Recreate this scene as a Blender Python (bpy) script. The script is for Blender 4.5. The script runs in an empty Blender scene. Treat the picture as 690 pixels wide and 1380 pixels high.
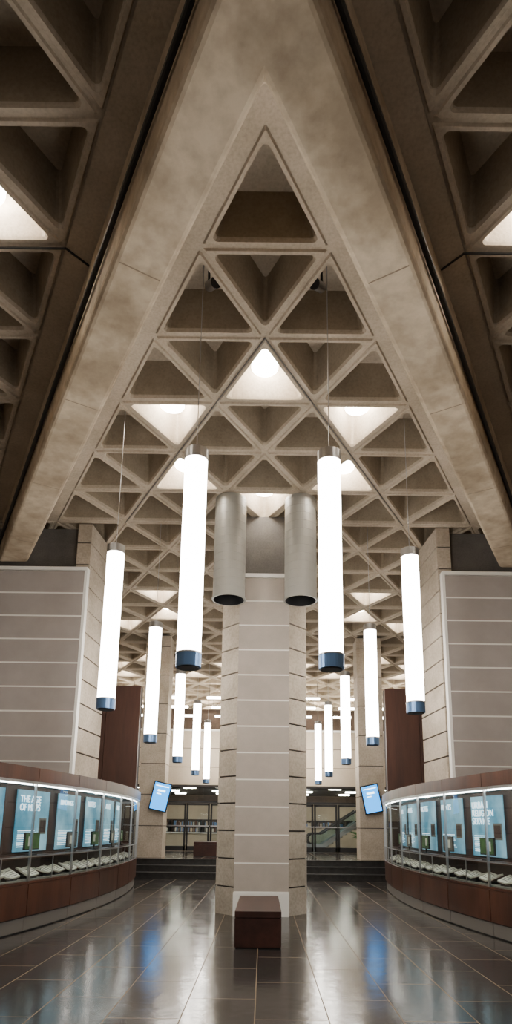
import bpy, bmesh, math, random
from mathutils import Matrix, Vector
random.seed(3)
scene = bpy.context.scene
C = bpy.context.scene.collection

# ------------------------------------------------------------ materials
def newmat(name):
    m = bpy.data.materials.new(name); m.use_nodes = True
    nt = m.node_tree; b = nt.nodes['Principled BSDF']
    return m, nt, b
def plain(name, col, rough=0.5, metal=0.0, emis=None, es=0.0, spec=None):
    m, nt, b = newmat(name)
    b.inputs['Base Color'].default_value = (*col, 1)
    b.inputs['Roughness'].default_value = rough
    b.inputs['Metallic'].default_value = metal
    if emis:
        b.inputs['Emission Color'].default_value = (*emis, 1)
        b.inputs['Emission Strength'].default_value = es
    if spec is not None: b.inputs['Specular IOR Level'].default_value = spec
    return m
def noisy(name, c1, c2, scale=2.0, rough=0.8, bump=0.15, fine=40.0, stretch=(1,1,1), lo=0.35, hi=0.68, metal=0.0, blotch=0.35):
    m, nt, b = newmat(name); N = nt.nodes; L = nt.links
    tc = N.new('ShaderNodeTexCoord'); mp = N.new('ShaderNodeMapping'); mp.inputs['Scale'].default_value = stretch
    L.new(tc.outputs['Object'], mp.inputs['Vector'])
    n1 = N.new('ShaderNodeTexNoise'); n1.inputs['Scale'].default_value = scale; n1.inputs['Detail'].default_value = 8; n1.inputs['Roughness'].default_value = .62
    L.new(mp.outputs[0], n1.inputs['Vector'])
    r = N.new('ShaderNodeValToRGB'); r.color_ramp.elements[0].position = lo; r.color_ramp.elements[1].position = hi
    r.color_ramp.elements[0].color = (*c1, 1); r.color_ramp.elements[1].color = (*c2, 1)
    L.new(n1.outputs['Fac'], r.inputs['Fac'])
    n2 = N.new('ShaderNodeTexNoise'); n2.inputs['Scale'].default_value = fine; n2.inputs['Detail'].default_value = 4
    L.new(mp.outputs[0], n2.inputs['Vector'])
    mx = N.new('ShaderNodeMix'); mx.data_type = 'RGBA'; mx.blend_type = 'MULTIPLY'; mx.inputs[0].default_value = blotch
    L.new(r.outputs['Color'], mx.inputs[6]); 
    r2 = N.new('ShaderNodeValToRGB'); r2.color_ramp.elements[0].position = .3; r2.color_ramp.elements[1].position = .6
    r2.color_ramp.elements[0].color = (.45, .42, .4, 1); r2.color_ramp.elements[1].color = (1, 1, 1, 1)
    L.new(n2.outputs['Fac'], r2.inputs['Fac']); L.new(r2.outputs['Color'], mx.inputs[7])
    L.new(mx.outputs[2], b.inputs['Base Color'])
    bp = N.new('ShaderNodeBump'); bp.inputs['Strength'].default_value = bump; bp.inputs['Distance'].default_value = .02
    L.new(n2.outputs['Fac'], bp.inputs['Height']); L.new(bp.outputs[0], b.inputs['Normal'])
    b.inputs['Roughness'].default_value = rough; b.inputs['Metallic'].default_value = metal
    return m
M = {}
M['concrete'] = noisy('concrete_waffle', (.44, .37, .28), (.59, .50, .395), 1.6, .85, .15, 30, blotch=.3)
M['coffer'] = noisy('concrete_coffer_shaded', (.27, .215, .15), (.39, .32, .235), 1.6, .85, .15, 30, blotch=.3)  # same concrete, darkened to paint shade into the lampless coffer walls
M['beam'] = noisy('concrete_beam', (.30, .228, .15), (.55, .45, .33), .9, .8, .25, 7, blotch=.4, lo=.38, hi=.62)
M['pier'] = noisy('concrete_pier', (.42, .355, .275), (.57, .495, .405), 1.8, .85, .25, 22)
M['panel'] = noisy('acoustic_panel_fabric', (.46, .405, .355), (.52, .46, .405), 3, .95, .25, 120, blotch=.25)
M['wallpanel'] = noisy('wall_panel_fabric', (.39, .35, .325), (.44, .395, .37), 2, .95, .2, 120, blotch=.25)
M['joint'] = plain('joint_white', (.9, .88, .83), .5)
M['groove'] = plain('groove_dark', (.05, .04, .035), .9)
M['seam'] = plain('formwork_seam', (.22, .17, .12), .9)
M['bulk'] = noisy('bulkhead_grey', (.13, .12, .11), (.18, .165, .15), 2, .8, .05)
M['wood'] = noisy('cherry_wood', (.050, .017, .009), (.115, .040, .021), 2.2, .35, .05, 18, stretch=(1, 1, .15), blotch=.4)
M['woodwall'] = noisy('cherry_wall_panel', (.045, .017, .011), (.078, .029, .017), 2.2, .5, .05, 18, stretch=(1, 1, .1))
M['brownwall'] = noisy('brown_back_wall', (.07, .045, .03), (.11, .07, .05), 2.2, .6, .05, 18)
M['bench'] = noisy('dark_walnut', (.035, .012, .009), (.075, .025, .018), 3, .28, .04, 18, stretch=(1, .2, 1))
M['metal'] = plain('brushed_metal', (.50, .50, .51), .32, 1)
M['kick'] = plain('kick_plate', (.30, .28, .26), .4, .6)
M['duct'] = plain('painted_duct', (.35, .345, .315), .4, .15)
M['capblue'] = plain('cap_blue_steel', (.15, .27, .50), .3, .7)
M['black'] = plain('black_metal', (.012, .012, .013), .5)
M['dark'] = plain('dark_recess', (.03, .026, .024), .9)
M['tube'] = plain('opal_tube', (.9, .9, .9), .4, 0, (1.0, .94, .86), 25)
M['opal'] = plain('opal_lamp', (.9, .9, .9), .4, 0, (1.0, .94, .84), 42)
M['led'] = plain('led_strip', (.9, .9, .9), .4, 0, (1, .97, .9), 20)
M['fluo'] = plain('fluorescent', (.9, .9, .9), .4, 0, (1, .91, .76), 48)
M['cream'] = plain('cream_lining', (.22, .20, .17), .8)
M['paper'] = plain('paper', (.75, .71, .6), .8)
M['screen'] = plain('screen_blue', (.02, .1, .25), .3, 0, (.01, .30, .85), 3.4)
M['screenw'] = plain('screen_white', (.6, .8, .9), .3, 0, (.75, .92, 1.0), 5)
M['balcony'] = noisy('balcony_plaster', (.60, .50, .37), (.66, .56, .43), 2, .8, .05)
M['leaf'] = noisy('leaf_green', (.03, .09, .02), (.08, .2, .04), 9, .6, .05)
M['step'] = noisy('step_granite', (.02, .019, .018), (.045, .042, .04), 8, .35, .03, 60)
M['text'] = plain('text_white', (.85, .9, .92), .5, 0, (.85, .95, 1), 2.2)

def board_mat():
    m, nt, b = newmat('graphic_board_blue'); N = nt.nodes; L = nt.links
    tc = N.new('ShaderNodeTexCoord'); n = N.new('ShaderNodeTexNoise'); n.inputs['Scale'].default_value = 1.6; n.inputs['Detail'].default_value = 5
    L.new(tc.outputs['Object'], n.inputs['Vector'])
    r = N.new('ShaderNodeValToRGB'); r.color_ramp.elements[0].position = .36; r.color_ramp.elements[1].position = .64
    r.color_ramp.elements[0].color = (.05, .20, .30, 1); r.color_ramp.elements[1].color = (.27, .46, .54, 1)
    L.new(n.outputs['Fac'], r.inputs['Fac']); L.new(r.outputs['Color'], b.inputs['Base Color'])
    L.new(r.outputs['Color'], b.inputs['Emission Color']); b.inputs['Emission Strength'].default_value = .8
    b.inputs['Roughness'].default_value = .5
    return m
M['board'] = board_mat()
def glass_mat(name, tint):
    m = bpy.data.materials.new(name); m.use_nodes = True; nt = m.node_tree; nt.nodes.clear()
    o = nt.nodes.new('ShaderNodeOutputMaterial'); t = nt.nodes.new('ShaderNodeBsdfTransparent'); g = nt.nodes.new('ShaderNodeBsdfGlossy')
    t.inputs['Color'].default_value = (*tint, 1); g.inputs['Roughness'].default_value = .02
    f = nt.nodes.new('ShaderNodeLayerWeight'); f.inputs['Blend'].default_value = .5
    pw = nt.nodes.new('ShaderNodeMath'); pw.operation = 'POWER'; pw.inputs[1].default_value = 4
    ml = nt.nodes.new('ShaderNodeMath'); ml.operation = 'MULTIPLY_ADD'; ml.inputs[1].default_value = .5; ml.inputs[2].default_value = .06
    mx = nt.nodes.new('ShaderNodeMixShader')
    nt.links.new(f.outputs['Facing'], pw.inputs[0]); nt.links.new(pw.outputs[0], ml.inputs[0])
    nt.links.new(ml.outputs[0], mx.inputs[0]); nt.links.new(t.outputs[0], mx.inputs[1]); nt.links.new(g.outputs[0], mx.inputs[2]); nt.links.new(mx.outputs[0], o.inputs[0])
    return m
M['glass'] = glass_mat('clear_glass', (.86, .94, .95))
def floor_mat():
    m, nt, b = newmat('granite_tile_floor'); N = nt.nodes; L = nt.links
    tc = N.new('ShaderNodeTexCoord'); mp = N.new('ShaderNodeMapping')
    mp.inputs['Rotation'].default_value = (0, 0, math.radians(90))
    L.new(tc.outputs['Object'], mp.inputs['Vector'])
    br = N.new('ShaderNodeTexBrick'); br.inputs['Scale'].default_value = 1.0
    br.inputs['Brick Width'].default_value = 1.2; br.inputs['Row Height'].default_value = .6
    br.inputs['Mortar Size'].default_value = .005; br.inputs['Mortar Smooth'].default_value = .1
    br.inputs['Color1'].default_value = (.026, .023, .022, 1); br.inputs['Color2'].default_value = (.046, .041, .038, 1); br.inputs['Mortar'].default_value = (.24, .17, .10, 1)
    L.new(mp.outputs[0], br.inputs['Vector'])
    n = N.new('ShaderNodeTexNoise'); n.inputs['Scale'].default_value = 70; n.inputs['Detail'].default_value = 3
    L.new(tc.outputs['Object'], n.inputs['Vector'])
    mx = N.new('ShaderNodeMix'); mx.data_type = 'RGBA'; mx.blend_type = 'OVERLAY'; mx.inputs[0].default_value = .7
    L.new(br.outputs['Color'], mx.inputs[6]); L.new(n.outputs['Fac'], mx.inputs[7]); L.new(mx.outputs[2], b.inputs['Base Color'])
    n2 = N.new('ShaderNodeTexNoise'); n2.inputs['Scale'].default_value = 1.5; n2.inputs['Detail'].default_value = 4
    L.new(tc.outputs['Object'], n2.inputs['Vector'])
    mr = N.new('ShaderNodeMapRange'); mr.inputs['To Min'].default_value = .08; mr.inputs['To Max'].default_value = .24
    L.new(n2.outputs['Fac'], mr.inputs['Value'])
    ad = N.new('ShaderNodeMath'); ad.operation = 'MULTIPLY_ADD'; ad.inputs[1].default_value = .5
    L.new(br.outputs['Fac'], ad.inputs[0]); L.new(mr.outputs[0], ad.inputs[2]); L.new(ad.outputs[0], b.inputs['Roughness'])
    n3 = N.new('ShaderNodeTexNoise'); n3.inputs['Scale'].default_value = 6; L.new(tc.outputs['Object'], n3.inputs['Vector'])
    bp = N.new('ShaderNodeBump'); bp.inputs['Strength'].default_value = .10; bp.inputs['Distance'].default_value = .02
    L.new(n3.outputs['Fac'], bp.inputs['Height']); L.new(bp.outputs[0], b.inputs['Normal'])
    b.inputs['Specular IOR Level'].default_value = .24
    b.inputs['Specular Tint'].default_value = (1, .94, .86, 1)
    return m
M['floor'] = floor_mat()

# ------------------------------------------------------------ mesh builder
class MB:
    def __init__(s, name): s.name = name; s.v = []; s.f = []; s.m = []; s.mats = []
    def mi(s, k):
        if k not in s.mats: s.mats.append(k)
        return s.mats.index(k)
    def face(s, idx, k): s.f.append(idx); s.m.append(s.mi(k))
    def prism(s, pts, z0, z1, k, top=None):
        b = len(s.v); n = len(pts)
        s.v += [(x, y, z0) for x, y in pts]; s.v += [(x, y, z1) for x, y in (top or pts)]
        s.face(list(range(b, b+n))[::-1], k); s.face(list(range(b+n, b+2*n)), k)
        for i in range(n):
            j = (i+1) % n; s.face([b+i, b+j, b+n+j, b+n+i], k)
    def box(s, x0, x1, y0, y1, z0, z1, k):
        s.prism([(x0, y0), (x1, y0), (x1, y1), (x0, y1)], z0, z1, k)
    def cyl(s, cx, cy, z0, z1, r, k, n=32, r1=None):
        r1 = r if r1 is None else r1
        s.prism([(cx+r*math.cos(2*math.pi*i/n), cy+r*math.sin(2*math.pi*i/n)) for i in range(n)], z0, z1, k,
                [(cx+r1*math.cos(2*math.pi*i/n), cy+r1*math.sin(2*math.pi*i/n)) for i in range(n)])
    def tube(s, p, q, r, k, n=10):
        p = Vector(p); q = Vector(q); a = (q-p).normalized(); u = a.orthogonal().normalized(); w = a.cross(u)
        b = len(s.v)
        for c in (p, q):
            for i in range(n):
                t = 2*math.pi*i/n; s.v.append(tuple(c + u*r*math.cos(t) + w*r*math.sin(t)))
        s.face(list(range(b, b+n)), k); s.face(list(range(b+n, b+2*n)), k)
        for i in range(n):
            j = (i+1) % n; s.face([b+i, b+j, b+n+j, b+n+i], k)
    def obox(s, mat, hx, hy, hz, k):
        b = len(s.v)
        for z in (-hz, hz):
            for x, y in ((-hx, -hy), (hx, -hy), (hx, hy), (-hx, hy)): s.v.append(tuple(mat @ Vector((x, y, z))))
        for q in ((3, 2, 1, 0), (4, 5, 6, 7), (0, 1, 5, 4), (1, 2, 6, 5), (2, 3, 7, 6), (3, 0, 4, 7)): s.face([b+i for i in q], k)
    def build(s, parent=None, smooth=False, bevel=0, recalc=True, origin=None):
        me = bpy.data.meshes.new(s.name)
        v = s.v
        if origin is not None: v = [(a-origin[0], b-origin[1], c-origin[2]) for a, b, c in v]
        me.from_pydata(v, [], s.f)
        for k in s.mats: me.materials.append(M[k])
        for i, p in enumerate(me.polygons): p.material_index = s.m[i]
        if recalc:
            bm = bmesh.new(); bm.from_mesh(me); bmesh.ops.recalc_face_normals(bm, faces=bm.faces); bm.to_mesh(me); bm.free()
        o = bpy.data.objects.new(s.name, me); C.objects.link(o)
        if origin is not None: o.location = origin
        if smooth:
            for p in me.polygons: p.use_smooth = len(p.vertices) == 4
        if bevel:
            bv = o.modifiers.new('bevel', 'BEVEL'); bv.width = bevel; bv.segments = 2; bv.limit_method = 'ANGLE'
        if parent:
            o.parent = parent
            if origin is not None: o.location = Vector(origin) - parent.location
        return o
def empty(name, loc=(0, 0, 0)):
    e = bpy.data.objects.new(name, None); e.location = loc; C.objects.link(e); return e

EYE = 1.53; Z0 = 7.63; S = 1.435; HR = S*math.sqrt(3)/2; A = 4.25
NF = -4; NL = 23
def line(n): return A + HR*n

# ------------------------------------------------------------ ceiling lattice
lamps = set()
for (c, n0) in ((0, 4), (3, 10), (-3, 10), (0, 16), (3, 16), (-3, 16), (0, 22), (3, 22), (-3, 22), (-3, 0), (3, 0)):
    lamps.add(('u', c, n0-2)); lamps.add(('d', c, n0+2))
    for q in (-1, 1): lamps.add(('d', c+q, n0)); lamps.add(('u', c+q, n0))
lamps -= {('d', 3, 0), ('d', -3, 0)}
ceil = MB('ceiling')
lamp_pos = []
def inset_tri(tri, ins, rr, z, m=4):
    cx = sum(p[0] for p in tri)/3; cy = sum(p[1] for p in tri)/3
    inr = S*math.sqrt(3)/6; k = (inr-ins)/inr
    T = [(cx+(p[0]-cx)*k, cy+(p[1]-cy)*k) for p in tri]
    out = []
    for i in range(3):
        p = Vector(T[i]); c = Vector((cx, cy)); dirc = (c-p).normalized()
        cen = p + dirc*(rr*2)           # 60deg corner: centre at r/sin30
        base = math.atan2(-dirc.y, -dirc.x)
        for j in range(m):
            a = base + math.radians(-60 + 120*j/(m-1))
            out.append((cen.x + rr*math.cos(a), cen.y + rr*math.sin(a), z))
    return out
def cell(tri, lamp):
    m = 4; b = len(ceil.v)
    ceil.v += [(x, y, Z0+.022) for x, y in tri]
    loops = [(.020, .012, Z0+.022), (.034, .015, Z0), (.072, .05, Z0), (.082, .055, Z0+.03), (.086, .05, Z0+.05), (.165, .03, Z0+.56)]
    bases = []
    for ins, rr, z in loops:
        bases.append(len(ceil.v)); ceil.v += inset_tri(tri, ins, rr, z, m)
    n = 3*m; L0 = bases[0]
    for i in range(3):
        for j in range(m-1): ceil.face([b+i, L0+i*m+j, L0+i*m+j+1], 'concrete')
        ni = (i+1) % 3
        ceil.face([b+i, L0+i*m+m-1, L0+ni*m, b+ni], 'concrete')
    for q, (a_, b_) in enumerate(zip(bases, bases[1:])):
        mk = 'coffer' if (q == 4 and not lamp) else 'concrete'  # coffers with a lamp keep the lighter concrete, others the shade-darkened copy
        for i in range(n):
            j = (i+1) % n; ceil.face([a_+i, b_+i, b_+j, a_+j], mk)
    ceil.face([bases[-1]+i for i in range(n)], 'concrete')
    if lamp:
        cx = sum(p[0] for p in tri)/3
        if abs(cx) < 8.6: lamp_pos.append((cx, sum(p[1] for p in tri)/3))
# perpendicular distance outwards from the rib centre line of the main triangle
def qperp(cx, cy): return .866025*abs(cx) - .5*(cy-A)
for r in range(NF, NL+1):
    y0 = line(r-1); y1 = line(r)
    for a2 in range(-13, 14):
        a = a2/2
        if (a2 - (r-1)) % 2 == 0:
            tri = [(a*S, y0), ((a+.5)*S, y1), ((a-.5)*S, y1)]; key = ('u', a, r-1)
        else:
            tri = [(a*S, y1), ((a-.5)*S, y0), ((a+.5)*S, y0)]; key = ('d', a, r)
        cx = a*S; cy = sum(p[1] for p in tri)/3
        q = qperp(cx, cy)
        if cy < 11.9 and 0 < q < HR*1.0:
            b = len(ceil.v); ceil.v += [(x, y, Z0) for x, y in tri]; ceil.face([b, b+1, b+2], 'concrete')
        else:
            cell(tri, key in lamps)
ceil.box(-9.3, 9.3, line(NF-1), 32.9, Z0+.95, Z0+1.1, 'concrete')
co = ceil.build(recalc=False)

# coffer lamps : ONE object
cl = MB('coffer_lamps')
for (x, y) in lamp_pos:
    cl.cyl(x, y, Z0+.25, Z0+.47, .19, 'opal', 24)
    cl.cyl(x, y, Z0+.47, Z0+.55, .21, 'metal', 24)
cl.build()

# beams (deep, V in plan)
E = 11.56; BZ = Z0-.99
def xe(d0, d): return (d-d0)*.57735
bm_ = MB('ceiling_beam')
di, do = 3.34, 2.30
for sg in (-1, 1):
    bm_.prism([(0, di), (sg*xe(di, E), E), (sg*xe(do, E), E), (0, do)], BZ, Z0, 'beam')
ob = bm_.build()
bmx = bmesh.new(); bmx.from_mesh(ob.data); bmesh.ops.remove_doubles(bmx, verts=bmx.verts, dist=.001)
for f in [f for f in bmx.faces if all(abs(v.co.x) < .01 for v in f.verts)]: bmx.faces.remove(f)
bmesh.ops.recalc_face_normals(bmx, faces=bmx.faces); bmx.to_mesh(ob.data); bmx.free()
bv = ob.modifiers.new('bevel', 'BEVEL'); bv.width = .06; bv.segments = 3; bv.limit_method = 'ANGLE'
# formwork seams across the beam soffit
sm = MB('formwork_seams')
for sg in (-1, 1):
    for t in (1.9, 4.1, 6.3, 8.5):
        u = Vector((sg*.5, .866)); nrm = Vector((sg*.866, -.5))
        p = Vector((0, di)) + u*t + nrm*.06; q = p + nrm*.40
        w_ = u*.006
        sm.prism([tuple(p-w_), tuple(q-w_), tuple(q+w_), tuple(p+w_)], BZ-.002, BZ+.01, 'seam')
so = sm.build(ob)
# conduits : follow ribs
cd = MB('ceiling_conduit')
for sg in (-1, 1):
    n0, n1 = 2, 6.0
    cd.tube((0, line(n0), Z0-.012), (sg*S*(n1-n0)/2*1.0, line(n1), Z0-.012), .010, 'bulk')
    dd = do-.06
    cd.tube((sg*.02, dd, BZ+.35), (sg*xe(dd, E), E, BZ+.35), .03, 'black')
    cd.tube((sg*1.5*S, line(1), Z0-.03), (sg*4.5*S, line(1), Z0-.03), .012, 'black')
    cd.tube((sg*1.5*S, line(1), Z0-.03), (sg*(xe(do, 5.7)+.0), 5.7, Z0-.03), .012, 'black')
cd.build()

# small spotlights inside coffers
for sg in (-1, 1):
    e = empty('ceiling_spotlight', (sg*.68, 6.2, Z0+.5))
    k = MB('spot_head')
    k.tube((sg*.68, 6.2, Z0+.55), (sg*.68, 6.2, Z0+.30), .015, 'black')
    k.tube((sg*.68, 6.27, Z0+.30), (sg*.58, 6.06, Z0+.14), .06, 'metal', 20)
    k.tube((sg*.58, 6.06, Z0+.14), (sg*.572, 6.045, Z0+.13), .065, 'black', 20)
    k.build(e, origin=(sg*.68, 6.2, Z0+.5))

# ------------------------------------------------------------ floor, steps, raised floor
fl = MB('floor'); fl.box(-9.35, 9.35, -3, 18.27, -.2, 0, 'floor'); fl.build()
uf = MB('floor_raised'); uf.box(-9.35, 9.35, 19.04, 33, -.2, .53, 'floor'); uf.build()
st = MB('entrance_steps')
for i in range(3):
    st.box(-9.3, 9.3, 18.3+.34*i, 19.04, .177*i, .177*(i+1)-.03 if i < 2 else .50, 'step')
    st.box(-9.3, 9.3, 18.27+.34*i, 19.04, .177*(i+1)-.03, .177*(i+1), 'step')
st.build()

# ------------------------------------------------------------ side front walls + piers
MOD = .48
for sg, nm in ((-1, 'left'), (1, 'right')):
    w = MB('wall_%s_panelled' % nm)
    X0 = 3.55 if sg < 0 else 3.60; XO = 9.35; top = 6.50
    def mk(w):
        def bx(xa, xb, ya, yb, za, zb, k): w.box(min(sg*xa, sg*xb), max(sg*xa, sg*xb), ya, yb, za, zb, k)
        return bx
    bx = mk(w)
    bx(X0, XO, 11.66, 11.74, 0, top, 'joint')
    z = top - MOD*13
    while z < top-.01:
        bx(X0+.05, XO, 11.60, 11.66, max(z, 0)+.014, z+MOD-.014, 'wallpanel')
        bx(X0+.05, XO, 11.596, 11.66, max(z-.014, 0), z+.014, 'joint'); z += MOD
    bx(X0-.01, XO, 11.57, 11.74, top, top+.07, 'joint')
    bx(X0-.01, X0+.045, 11.585, 11.74, 0, top, 'joint')
    w.build()
    w2 = MB('wall_%s_bulkhead' % nm); bx = mk(w2)
    bx(3.86, XO, 12.05, 12.4, top+.09, Z0, 'bulk')
    bx(3.86, XO, 11.76, 12.4, top+.0, top+.09, 'bulk')
    w2.build()
    p = MB('pier_%s' % nm)
    z = 0
    while z < Z0-.01:
        z1 = min(z+MOD, Z0)
        pts = [(sg*3.56, 11.76), (sg*3.46, 13.1), (sg*3.84, 13.1), (sg*3.84, 11.76)]
        p.prism(pts, z, z1-.03, 'pier')
        cx = [(x + (.03*sg if abs(x) < 3.6 else 0), y+(.03 if y < 12 else -.03)) for x, y in pts]
        p.prism(cx, z1-.03, z1, 'groove'); z += MOD
    p.build()
    sw = MB('wall_%s' % nm)
    sw.box(min(sg*9.35, sg*9.5), max(sg*9.35, sg*9.5), -3, 34, 0, Z0+.4, 'pier'); sw.build()
    cw = MB('wall_%s_cherry' % nm)
    xa = 3.45
    for i in range(6):
        a_, b_ = xa+i*.95, xa+(i+1)*.95-.012
        cw.box(min(sg*a_, sg*b_), max(sg*a_, sg*b_), 17.0, 17.08, 0, 5.35, 'woodwall')
    cw.box(min(sg*xa, sg*9.3), max(sg*xa, sg*9.3), 17.08, 17.3, 0, 5.35, 'groove')
    cw.build()
    fp = MB('pier_far_%s' % nm)
    for (xa, xb, ya, yb, zb) in ((3.05, 3.85, 19.45, 20.2, .53),):
        z = zb
        while z < Z0-.01:
            z1 = min(z+.96, Z0)
            fp.box(min(sg*xa, sg*xb), max(sg*xa, sg*xb), ya, yb, z, z1-.025, 'pier')
            fp.box(min(sg*(xa+.025), sg*(xb-.025)), max(sg*(xa+.025), sg*(xb-.025)), ya+.025, yb-.025, z1-.025, z1, 'groove'); z += .96
    fp.build()

# ------------------------------------------------------------ central column
CX = .03
col = empty('concrete_column', (CX, 11.6, 0))
def cbuild(mb, **kw):
    o = mb.build(None, origin=(0, 11.6, 0), **kw); o.parent = col; o.location = (0, 0, 0); return o
fr = MB('front_panels')
PM = .4825
for i in range(12):
    z = .40+i*PM
    fr.box(-.475, .475, 11.10, 11.16, z+.012, z+PM-.012, 'panel')
    fr.box(-.475, .475, 11.097, 11.16, z-.012, z+.012, 'joint')
fr.box(-.475, .475, 11.13, 11.2, .40, 6.19, 'joint')
fr.box(-.485, .485, 11.09, 11.3, 6.19, 6.27, 'joint')
fr.box(-.485, .485, 11.09, 11.3, 0, .39, 'joint')
cbuild(fr)
fk = MB('concrete_shaft')
z = 0; hh = .4825; top_sh = 5.9
while z < top_sh:
    z1 = z+hh
    fk.prism([(-.475, 11.17), (.475, 11.17), (.82, 11.55), (.82, 12.4), (-.82, 12.4), (-.82, 11.55)], z, z1-.028, 'pier')
    fk.prism([(-.45, 11.2), (.45, 11.2), (.79, 11.57), (.79, 12.37), (-.79, 12.37), (-.79, 11.57)], z1-.028, z1, 'groove')
    z += hh
fk.prism([(-.475, 11.2), (.475, 11.2), (.475, 12.2), (-.475, 12.2)], z, 6.27, 'pier')
fk.box(-.42, .42, 11.42, 12.1, 6.2, Z0, 'bulk')
cbuild(fk)
for sg in (-1, 1):
    dct = MB('ventilation_duct')
    cx, cy, r = sg*.665, 10.78, .298
    z = 5.60
    prof = [(0, r-.015), (0, r+.014), (.03, r+.014), (.03, r)]
    zz = .03
    while zz < Z0-z-.2:
        prof += [(zz+.151, r), (zz+.153, r-.003), (zz+.160, r-.003), (zz+.162, r)]; zz += .162
    prof += [(Z0-z, r)]
    n = 48; b = len(dct.v)
    for (h, rr) in prof:
        dct.v += [(cx+rr*math.cos(2*math.pi*i/n), cy+rr*math.sin(2*math.pi*i/n), z+h) for i in range(n)]
    for j in range(len(prof)-1):
        for i in range(n):
            i2 = (i+1) % n; dct.face([b+j*n+i, b+j*n+i2, b+(j+1)*n+i2, b+(j+1)*n+i], 'duct')
    b = len(dct.v)
    for (h) in (0, .3):
        dct.v += [(cx+(r-.015)*math.cos(2*math.pi*i/n), cy+(r-.015)*math.sin(2*math.pi*i/n), z+h) for i in range(n)]
    for i in range(n):
        i2 = (i+1) % n; dct.face([b+i, b+i2, b+n+i2, b+n+i], 'black')
    dct.face([b+n+i for i in range(n)], 'black')
    for h in (.6, 1.5): dct.box(cx-.03, cx+.03, cy+r-.02, 11.45, z+h, z+h+.06, 'bulk')
    cbuild(dct, recalc=False)

# ------------------------------------------------------------ pendants
PX = [(.715, 5.95), (2.13, 8.3), (2.14, 11.75), (2.14, 15.6), (2.12, 19.6), (2.12, 23.4)]
for (px, py) in PX:
    for sg in (-1, 1):
        x = sg*px; zt, zb = 5.47, 3.06
        e = empty('pendant_light', (x, py, 4.25))
        k = MB('luminous_tube'); k.cyl(x, py, zb+.15, zt-.12, .122, 'tube', 28); k.build(e, True, origin=(x, py, 4.25))
        k = MB('top_cap'); k.cyl(x, py, zt-.12, zt, .128, 'metal', 28); k.cyl(x, py, zt, zt+.03, .10, 'metal', 28, .02); k.tube((x, py, zt), (x, py, Z0+.50), .005, 'metal', 6); k.build(e, False, origin=(x, py, 4.25))
        k = MB('bottom_cap'); k.cyl(x, py, zb, zb+.15, .128, 'capblue', 28); k.cyl(x, py, zb+.135, zb+.15, .132, 'metal', 28); k.cyl(x, py, zb-.01, zb, .11, 'black', 28); k.build(e, False, origin=(x, py, 4.25))

# ------------------------------------------------------------ bench
def bench(cx, y0, y1, z, w=.3):
    e = empty('bench', (cx, (y0+y1)/2, z)); o = (cx, (y0+y1)/2, z)
    k = MB('seat_slab'); k.box(cx-w, cx+w, y0, y1, z+.37, z+.45, 'bench'); k.build(e, bevel=.006, origin=o)
    k = MB('body'); k.box(cx-w, cx+w, y0+.0, y0+.06, z+.015, z+.364, 'bench'); k.box(cx-w, cx+w, y1-.06, y1, z+.015, z+.364, 'bench')
    k.box(cx-w+.004, cx-w+.05, y0+.06, y1-.06, z+.015, z+.37, 'bench'); k.box(cx+w-.05, cx+w-.004, y0+.06, y1-.06, z+.015, z+.37, 'bench')
    k.box(cx-w+.02, cx+w-.02, y0+.02, y1-.02, z, z+.37, 'black'); k.build(e, origin=o)
bench(0.0, 8.3, 10.1, 0)
bench(-1.7, 20.6, 21.4, .53, .5)

# ------------------------------------------------------------ curved display cases
def PXf(d): return 2.93 + .0265*(d-13.2)**2
def dPX(d): return .053*(d-13.2)
def pt(sg, d, o):
    s = dPX(d); n = math.sqrt(1+s*s)
    return (sg*(PXf(d)+o/n), d - o*s/n)
def cbox(mb, sg, dA, dB, o0, o1, z0, z1, k, steps=4):
    b = len(mb.v)
    for i in range(steps+1):
        d = dA+(dB-dA)*i/steps
        a = pt(sg, d, o0); c = pt(sg, d, o1)
        mb.v += [(*a, z0), (*c, z0), (*c, z1), (*a, z1)]
    for i in range(steps):
        p = b+4*i
        for q in range(4):
            r = (q+1) % 4; mb.face([p+q, p+r, p+4+r, p+4+q], k)
    mb.face([b, b+1, b+2, b+3], k); e = b+4*steps; mb.face([e, e+1, e+2, e+3], k)
def csheet(mb, sg, dA, dB, o0, z0, z1, k, steps=4):
    b = len(mb.v)
    for i in range(steps+1):
        a = pt(sg, dA+(dB-dA)*i/steps, o0); mb.v += [(*a, z0), (*a, z1)]
    for i in range(steps): p = b+2*i; mb.face([p, p+2, p+3, p+1], k)
DIV = [5.4, 6.7, 8.0, 9.3, 10.6, 11.9, 13.2, 14.5, 15.8, 16.5]
def addtext(txt, parent, mat, size):
    cu = bpy.data.curves.new('lettering', 'FONT'); cu.body = txt; cu.size = size; cu.extrude = .002; cu.space_line = .85
    cu.materials.append(M['text'])
    o = bpy.data.objects.new('lettering', cu); C.objects.link(o); o.parent = parent
    o.matrix_parent_inverse = Matrix(); o.matrix_local = Matrix.Translation(-parent.location) @ mat
    return o
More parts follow.
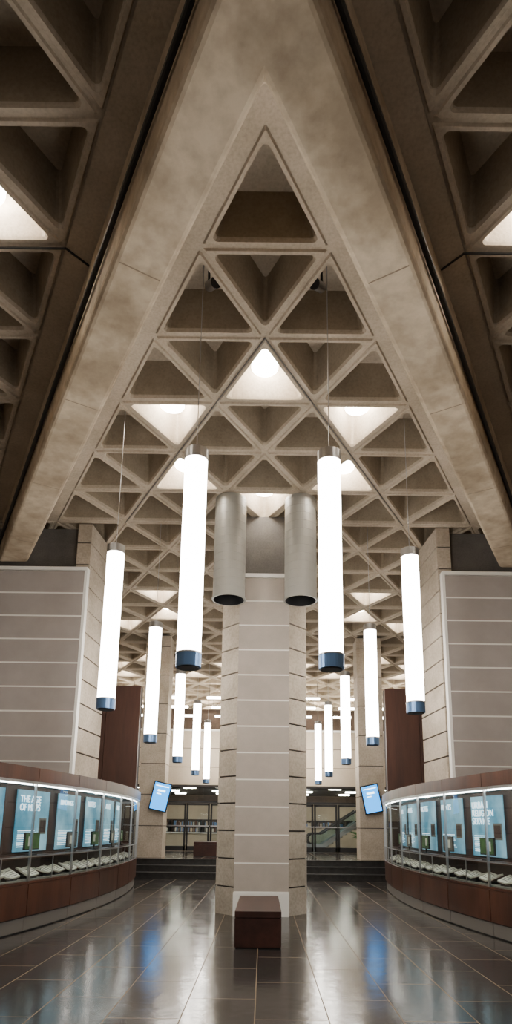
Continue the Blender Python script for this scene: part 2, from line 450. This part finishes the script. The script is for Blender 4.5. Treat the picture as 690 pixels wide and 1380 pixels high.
for sg in (-1, 1):
    org = (sg*3.3, 11, 0)
    e = empty('display_case', org)
    base = MB('wood_base'); gl = MB('glass_front'); up = MB('upper_fascia'); bd = MB('graphic_boards'); mt = MB('metal_frame')
    for i in range(len(DIV)-1):
        a, b = DIV[i], DIV[i+1]
        cbox(base, sg, a, b, .05, .44, 0, .05, 'black')
        cbox(base, sg, a+.006, b-.006, .03, .45, .02, .21, 'kick')
        cbox(base, sg, a+.008, b-.008, 0, .46, .22, .66, 'wood')
        cbox(base, sg, a, b, .02, .46, .20, .23, 'black')
        cbox(base, sg, a, b, -.005, .47, .665, .70, 'wood')
        cbox(base, sg, a, b, .04, .37, .70, .72, 'cream')
        cbox(base, sg, a, b, .20, .38, 1.00, 1.04, 'wood')
        cbox(base, sg, a, b, .37, .42, .70, 1.06, 'woodwall')
        cbox(base, sg, a, b, .44, .46, .70, 2.12, 'woodwall')
        cbox(up, sg, a+.006, b-.006, -.02, .47, 2.13, 2.33, 'wood')
        cbox(up, sg, a, b, -.01, .46, 2.09, 2.135, 'metal')
        cbox(up, sg, a+.03, b-.03, .05, .075, 2.075, 2.09, 'led', 2)
        csheet(gl, sg, a+.012, b-.012, .016, .70, 2.09, 'glass')
        cbox(mt, sg, a-.012, a+.012, .0, .035, .66, 2.10, 'metal', 1)
        cbox(mt, sg, a, b, .005, .022, 1.035, 1.052, 'metal')
        w = b-a
        if w > 1:
            cbox(mt, sg, (a+b)/2-.006, (a+b)/2+.006, .010, .022, .70, 1.04, 'metal', 1)
            cbox(bd, sg, a+.14, b-.18, .40, .415, 1.09, 2.03, 'board')
            p0 = pt(sg, a+.2 if sg < 0 else b-.24, .385); p1 = pt(sg, b-.24 if sg < 0 else a+.2, .385)
            tv = Vector((p1[0]-p0[0], p1[1]-p0[1], 0)).normalized(); zv = Vector((0, 0, 1)); nv = tv.cross(zv)
            R = Matrix((tv, zv, nv)).transposed().to_4x4()
            T = [('MANUSCRIPTS\nAND LETTERS', .115), ('MARCEL\n1554', .2), ('MARCEL\n1554', .2), ('THE AGE\nOF MAPS', .15), ('BINDINGS', .12), ('NOTES', .15), ('ATLAS', .15), ('INDEX', .15)] if sg < 0 else \
                [('RELIGION\nSERVICE', .13), ('FAITH', .18), ('URBAN\nRELIGION\nSERVICE\nFACES', .16), ('URBAN\nRELIGION\nSERVICE', .15), ('PRINTS', .14), ('NOTES', .15), ('ATLAS', .15), ('INDEX', .15)]
            addtext(T[i][0], e, Matrix.Translation((p0[0], p0[1], 1.84)) @ R, T[i][1])
            for j in range(9):
                L_ = random.uniform(.35, .6)
                zz = 1.40-.03*j
                if sg < 0: cbox(bd, sg, a+.22, a+.22+L_, .394, .402, zz, zz+.009, 'text', 1)
                else: cbox(bd, sg, b-.26-L_, b-.26, .394, .402, zz, zz+.009, 'text', 1)
            pa = a+.82 if sg < 0 else a+.2
            cbox(bd, sg, pa, pa+.22, .390, .402, 1.35, 1.6, 'cream', 1)
            cbox(bd, sg, pa+.02, pa+.20, .387, .395, 1.38, 1.57, 'woodwall', 1)
    cbox(mt, sg, 16.47, 16.5, .0, .46, 2.05, 2.09, 'metal', 1)
    cbox(mt, sg, 16.46, 16.5, .0, .04, .66, 2.10, 'metal', 1)
    q0 = pt(sg, 16.49, .03); q1 = pt(sg, 16.49, .43); bb = len(gl.v)
    gl.v += [(*q0, .7), (*q1, .7), (*q1, 2.06), (*q0, 2.06)]; gl.face([bb, bb+1, bb+2, bb+3], 'glass')
    for mb in (base, up, bd, mt): mb.build(e, origin=org)
    gl.build(e, recalc=False, origin=org)
    for i in range(1, 8):
        a, b = DIV[i], DIV[i+1]; d = a+.45 if i % 2 else a+.55
        c = pt(sg, d, .29); c0 = pt(sg, d-.2, .29); c1 = pt(sg, d+.2, .29)
        tv = Vector((c1[0]-c0[0], c1[1]-c0[1], 0)).normalized(); zv = Vector((0, 0, 1)); nv = tv.cross(zv)
        R = Matrix((tv, nv, zv)).transposed().to_4x4()
        o = (c[0], c[1], 1.04)
        m = MB('computer_monitor'); B = Matrix.Translation(o) @ R
        m.obox(B @ Matrix.Translation((0, 0, .008)), .09, .06, .008, 'black')
        m.obox(B @ Matrix.Translation((0, 0, .06)), .018, .012, .05, 'black')
        m.obox(B @ Matrix.Translation((0, 0, .21)), .21, .014, .13, 'black')
        sd = 1 if (nv.x*sg < 0) else -1
        m.obox(B @ Matrix.Translation((0, .0155*sd, .21)), .192, .002, .112, 'leaf' if i % 2 else 'bulk')
        m.obox(B @ Matrix.Translation((-.07, .0170*sd, .21)), .05, .002, .07, 'paper')
        m.build(origin=o)
        for dd in (a+.25, a+.68, a+1.05):
            c = pt(sg, dd, .20); c0 = pt(sg, dd-.1, .20); tv = Vector((c[0]-c0[0], c[1]-c0[1], 0)).normalized(); nv = tv.cross(zv)
            sd = 1 if (nv.x*sg < 0) else -1
            R = Matrix((tv, nv, zv)).transposed().to_4x4(); o = (c[0], c[1], .72)
            bk = MB('open_book'); B = Matrix.Translation(o) @ R
            til = random.choice((14, 20, 28))
            bk.obox(B @ Matrix.Translation((0, 0, .02)), .13, .09, .02, 'black')
            bk.obox(B @ Matrix.Translation((0, -.05*sd, .06)), .10, .02, .04, 'black')
            for ss in (-1, 1):
                Q = B @ Matrix.Translation((ss*.085, 0, .09)) @ Matrix.Rotation(math.radians(til*sd*-1), 4, 'X') @ Matrix.Rotation(math.radians(-10*ss), 4, 'Y')
                bk.obox(Q, .083, .11, .012, 'paper')
                bk.obox(Q @ Matrix.Translation((0, 0, -.016)), .088, .115, .004, 'wood')
                for rr_ in range(4): bk.obox(Q @ Matrix.Translation((0, .07-.04*rr_, .0125)), .06, .006, .001, 'bulk')
            bk.build(origin=o)

# ------------------------------------------------------------ wall mounted screens
for sg, sx in ((-1, -3.12), (1, 3.38)):
    e = empty('wall_screen', (sx, 19.3, 2.36)); B = Matrix.Translation((sx, 19.2, 2.36)) @ Matrix.Rotation(math.radians(-sg*12), 4, 'Y')@ Matrix.Rotation(math.radians(6), 4, 'X')
    k = MB('screen_housing'); k.obox(B, .28, .03, .44, 'black'); k.obox(B @ Matrix.Translation((0, -.032, 0)), .245, .003, .405, 'screen')
    k.obox(B @ Matrix.Translation((0, -.036, .18)), .12, .002, .03, 'screenw'); k.obox(B @ Matrix.Translation((-.06, -.036, .08)), .07, .002, .015, 'screenw')
    k.obox(B @ Matrix.Translation((0, -.036, .32)), .2, .002, .012, 'screenw')
    k.tube((sx+sg*.1, 19.22, 2.36), (sx+sg*.1, 19.445, 2.36), .04, 'black'); k.build(e, origin=(sx, 19.3, 2.36))

# ------------------------------------------------------------ balcony + glazed entrance + beyond
b = MB('balcony')
b.box(-9.3, 9.3, 24.5, 24.8, 3.05, 5.2, 'balcony')
b.box(-9.3, 9.3, 24.45, 24.85, 5.2, 5.28, 'joint')
for zz in (3.75, 4.5): b.box(-9.3, 9.3, 24.492, 24.5, zz, zz+.02, 'groove')
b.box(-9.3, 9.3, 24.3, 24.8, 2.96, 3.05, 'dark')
b.build()
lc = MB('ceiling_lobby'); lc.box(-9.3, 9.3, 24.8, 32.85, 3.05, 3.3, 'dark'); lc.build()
wb = MB('wall_back'); wb.box(-9.3, 9.3, 33, 33.2, .53, Z0+.4, 'brownwall')
wb.box(-9.3, 9.3, 32.9, 33, 1.8, 2.7, 'balcony'); wb.build()  # pale band paints a lit strip onto the back wall
gw = MB('window_1')
for x in (-9.1, -7.8, -6.5, -5.2, -3.9, 0, 3.9, 5.2, 6.5, 7.8, 9.1):
    gw.box(x-.035, x+.035, 24.45, 24.55, .53, 2.95, 'black')
gw.box(-9.2, 9.2, 24.45, 24.55, 2.35, 2.43, 'black'); gw.box(-9.2, -4.0, 24.45, 24.55, .53, .62, 'black'); gw.box(4.0, 9.2, 24.45, 24.55, .53, .62, 'black')
bb = len(gw.v); gw.v += [(-9.2, 24.5, .6), (9.2, 24.5, .6), (9.2, 24.5, 2.95), (-9.2, 24.5, 2.95)]; gw.face([bb, bb+1, bb+2, bb+3], 'glass'); gw.build(recalc=False)
for n_, (xa, xb) in enumerate(((-3.85, -2.95), (-2.93, -2.03), (-2.0, -1.1), (1.1, 2.0), (2.03, 2.93), (2.95, 3.85))):
    dr = MB('door_%d' % (n_+1))
    dr.box(xa, xa+.07, 24.36, 24.42, .54, 2.34, 'black'); dr.box(xb-.07, xb, 24.36, 24.42, .54, 2.34, 'black')
    dr.box(xa, xb, 24.36, 24.42, 2.26, 2.34, 'black'); dr.box(xa, xb, 24.36, 24.42, .54, .72, 'black')
    dr.box(xa+.02, xb-.02, 24.33, 24.35, 1.46, 1.50, 'metal')
    dr.build()
pr = MB('parapet'); pr.box(-6, -1.0, 27.5, 27.7, .53, 1.15, 'balcony'); pr.box(-6, -1.0, 27.45, 27.75, 1.15, 1.2, 'joint'); pr.build()
pc = MB('reception_counter'); pc.box(1.2, 5.6, 30.0, 30.5, .53, 1.45, 'balcony'); pc.box(1.15, 5.65, 29.9, 30.55, 1.45, 1.5, 'joint'); pc.box(1.3, 5.5, 30.02, 30.45, .53, .6, 'black'); pc.build()
# book stack range at the back of the lobby
bs = MB('bookshelf')
for x0 in (-6.2, -4.6, -3.0, 1.2, 2.8, 4.4):
    bs.box(x0, x0+.04, 32.4, 32.8, .53, 1.75, 'black'); bs.box(x0+1.4, x0+1.44, 32.4, 32.8, .53, 1.75, 'black')
    for zz in (.55, .85, 1.15, 1.45, 1.73): bs.box(x0, x0+1.44, 32.4, 32.8, zz, zz+.02, 'black')
    for zz in (.57, .87, 1.17, 1.47):
        xx = x0+.05
        while xx < x0+1.34:
            t_ = random.uniform(.03, .08); bs.box(xx, xx+t_-.004, 32.43, 32.7, zz, zz+random.uniform(.16, .25), random.choice(('wood', 'paper', 'cream', 'capblue', 'balcony', 'bulk'))); xx += t_
bs.build()
dl = MB('lobby_ceiling_lights')
for x in range(-8, 9, 1):
    for y in (25.6, 28.0, 30.4):
        if (x+int(y)) % 2 == 0: dl.box(x-.25, x+.25, y, y+.15, 2.99, 3.045, 'fluo')
dl.build()
uf2 = MB('upper_ceiling_lights')
for x in range(-8, 9, 2):
    for y in (26.2, 28.4, 30.8):
        uf2.box(x-.45, x+.45, y, y+.14, 6.9, 6.98, 'fluo')
        uf2.tube((x-.35, y+.07, 6.98), (x-.35, y+.07, Z0), .008, 'black', 6); uf2.tube((x+.35, y+.07, 6.98), (x+.35, y+.07, Z0), .008, 'black', 6)
uf2.build()
# escalator: two balustrades with a rounded newel end and moving handrail, steps between
es = MB('escalator')
def ribbon(path, y, th, k, wy=.1):
    bse = len(es.v); n = len(path)
    for yy in (y, y+wy):
        es.v.extend([(px, yy, pz) for px, pz in path]); es.v.extend([(px, yy, pz+th) for px, pz in reversed(path)])
    m = 2*n
    for i in range(n-1):
        for o_ in (0, m): es.face([bse+o_+i, bse+o_+i+1, bse+o_+m-2-i, bse+o_+m-1-i], k)
    for i in range(m):
        j = (i+1) % m; es.face([bse+i, bse+j, bse+m+j, bse+m+i], k)
for yy in (27.4, 28.5):
    ribbon([(2.0, .53), (2.6, .53), (4.2, 1.55)], yy, .22, 'metal')
    ribbon([(2.15, .75), (2.6, .75), (4.2, 1.77)], yy+.03, .42, 'glass', .03)
    arc = [(2.0+.24-.24*math.sin(t), 0.97-.24*math.cos(t)) for t in [math.pi*i/8 for i in range(9)]]
    pts_ = arc + [(2.6, 1.21), (4.2, 2.23)]
    for p_, q_ in zip(pts_, pts_[1:]): es.tube((p_[0], yy+.05, p_[1]), (q_[0], yy+.05, q_[1]), .045, 'black', 8)
for i in range(8):
    es.box(2.5+i*.2, 2.72+i*.2, 27.5, 28.5, .53+i*.125, .64+i*.125, 'kick')
es.build()
# plant
pl = empty('potted_plant', (4.5, 26.2, .53))
k = MB('pot'); k.cyl(4.5, 26.2, .53, .95, .2, 'black', 24, .27); k.build(pl, origin=(4.5, 26.2, .53))
k = MB('leaves')
for i in range(140):
    a = random.uniform(0, 6.28); el = random.uniform(.2, 1.4); L_ = random.uniform(.4, 1.1)
    d = Vector((math.cos(a)*math.cos(el), math.sin(a)*math.cos(el), math.sin(el))); s_ = d.orthogonal().normalized()*.07
    p = Vector((4.5, 26.2, .93)); m_ = p+d*L_*.6; t = p+d*L_+Vector((0, 0, -.12))
    bse = len(k.v); k.v += [tuple(p), tuple(m_+s_), tuple(t), tuple(m_-s_)]; k.face([bse, bse+1, bse+2, bse+3], 'leaf')
k.build(pl, recalc=False, origin=(4.5, 26.2, .53))

# ------------------------------------------------------------ world
w = bpy.data.worlds.new('world'); scene.world = w; w.use_nodes = True
w.node_tree.nodes['Background'].inputs[0].default_value = (1.0, .88, .76, 1)
w.node_tree.nodes['Background'].inputs[1].default_value = .36

# ------------------------------------------------------------ camera
cam = bpy.data.cameras.new('camera'); co = bpy.data.objects.new('camera', cam); C.objects.link(co)
TH = 12.2
cam.sensor_fit = 'AUTO'; cam.sensor_width = 36; cam.lens = 829/1380*36
cam.shift_y = 243/1380; cam.shift_x = -11.6/1380
co.matrix_world = Matrix.Translation((.05, 0, EYE)) @ Matrix.Rotation(math.radians(90+TH), 4, 'X') @ Matrix.Rotation(.0118, 4, 'Z')
cam.clip_end = 200
scene.camera = co
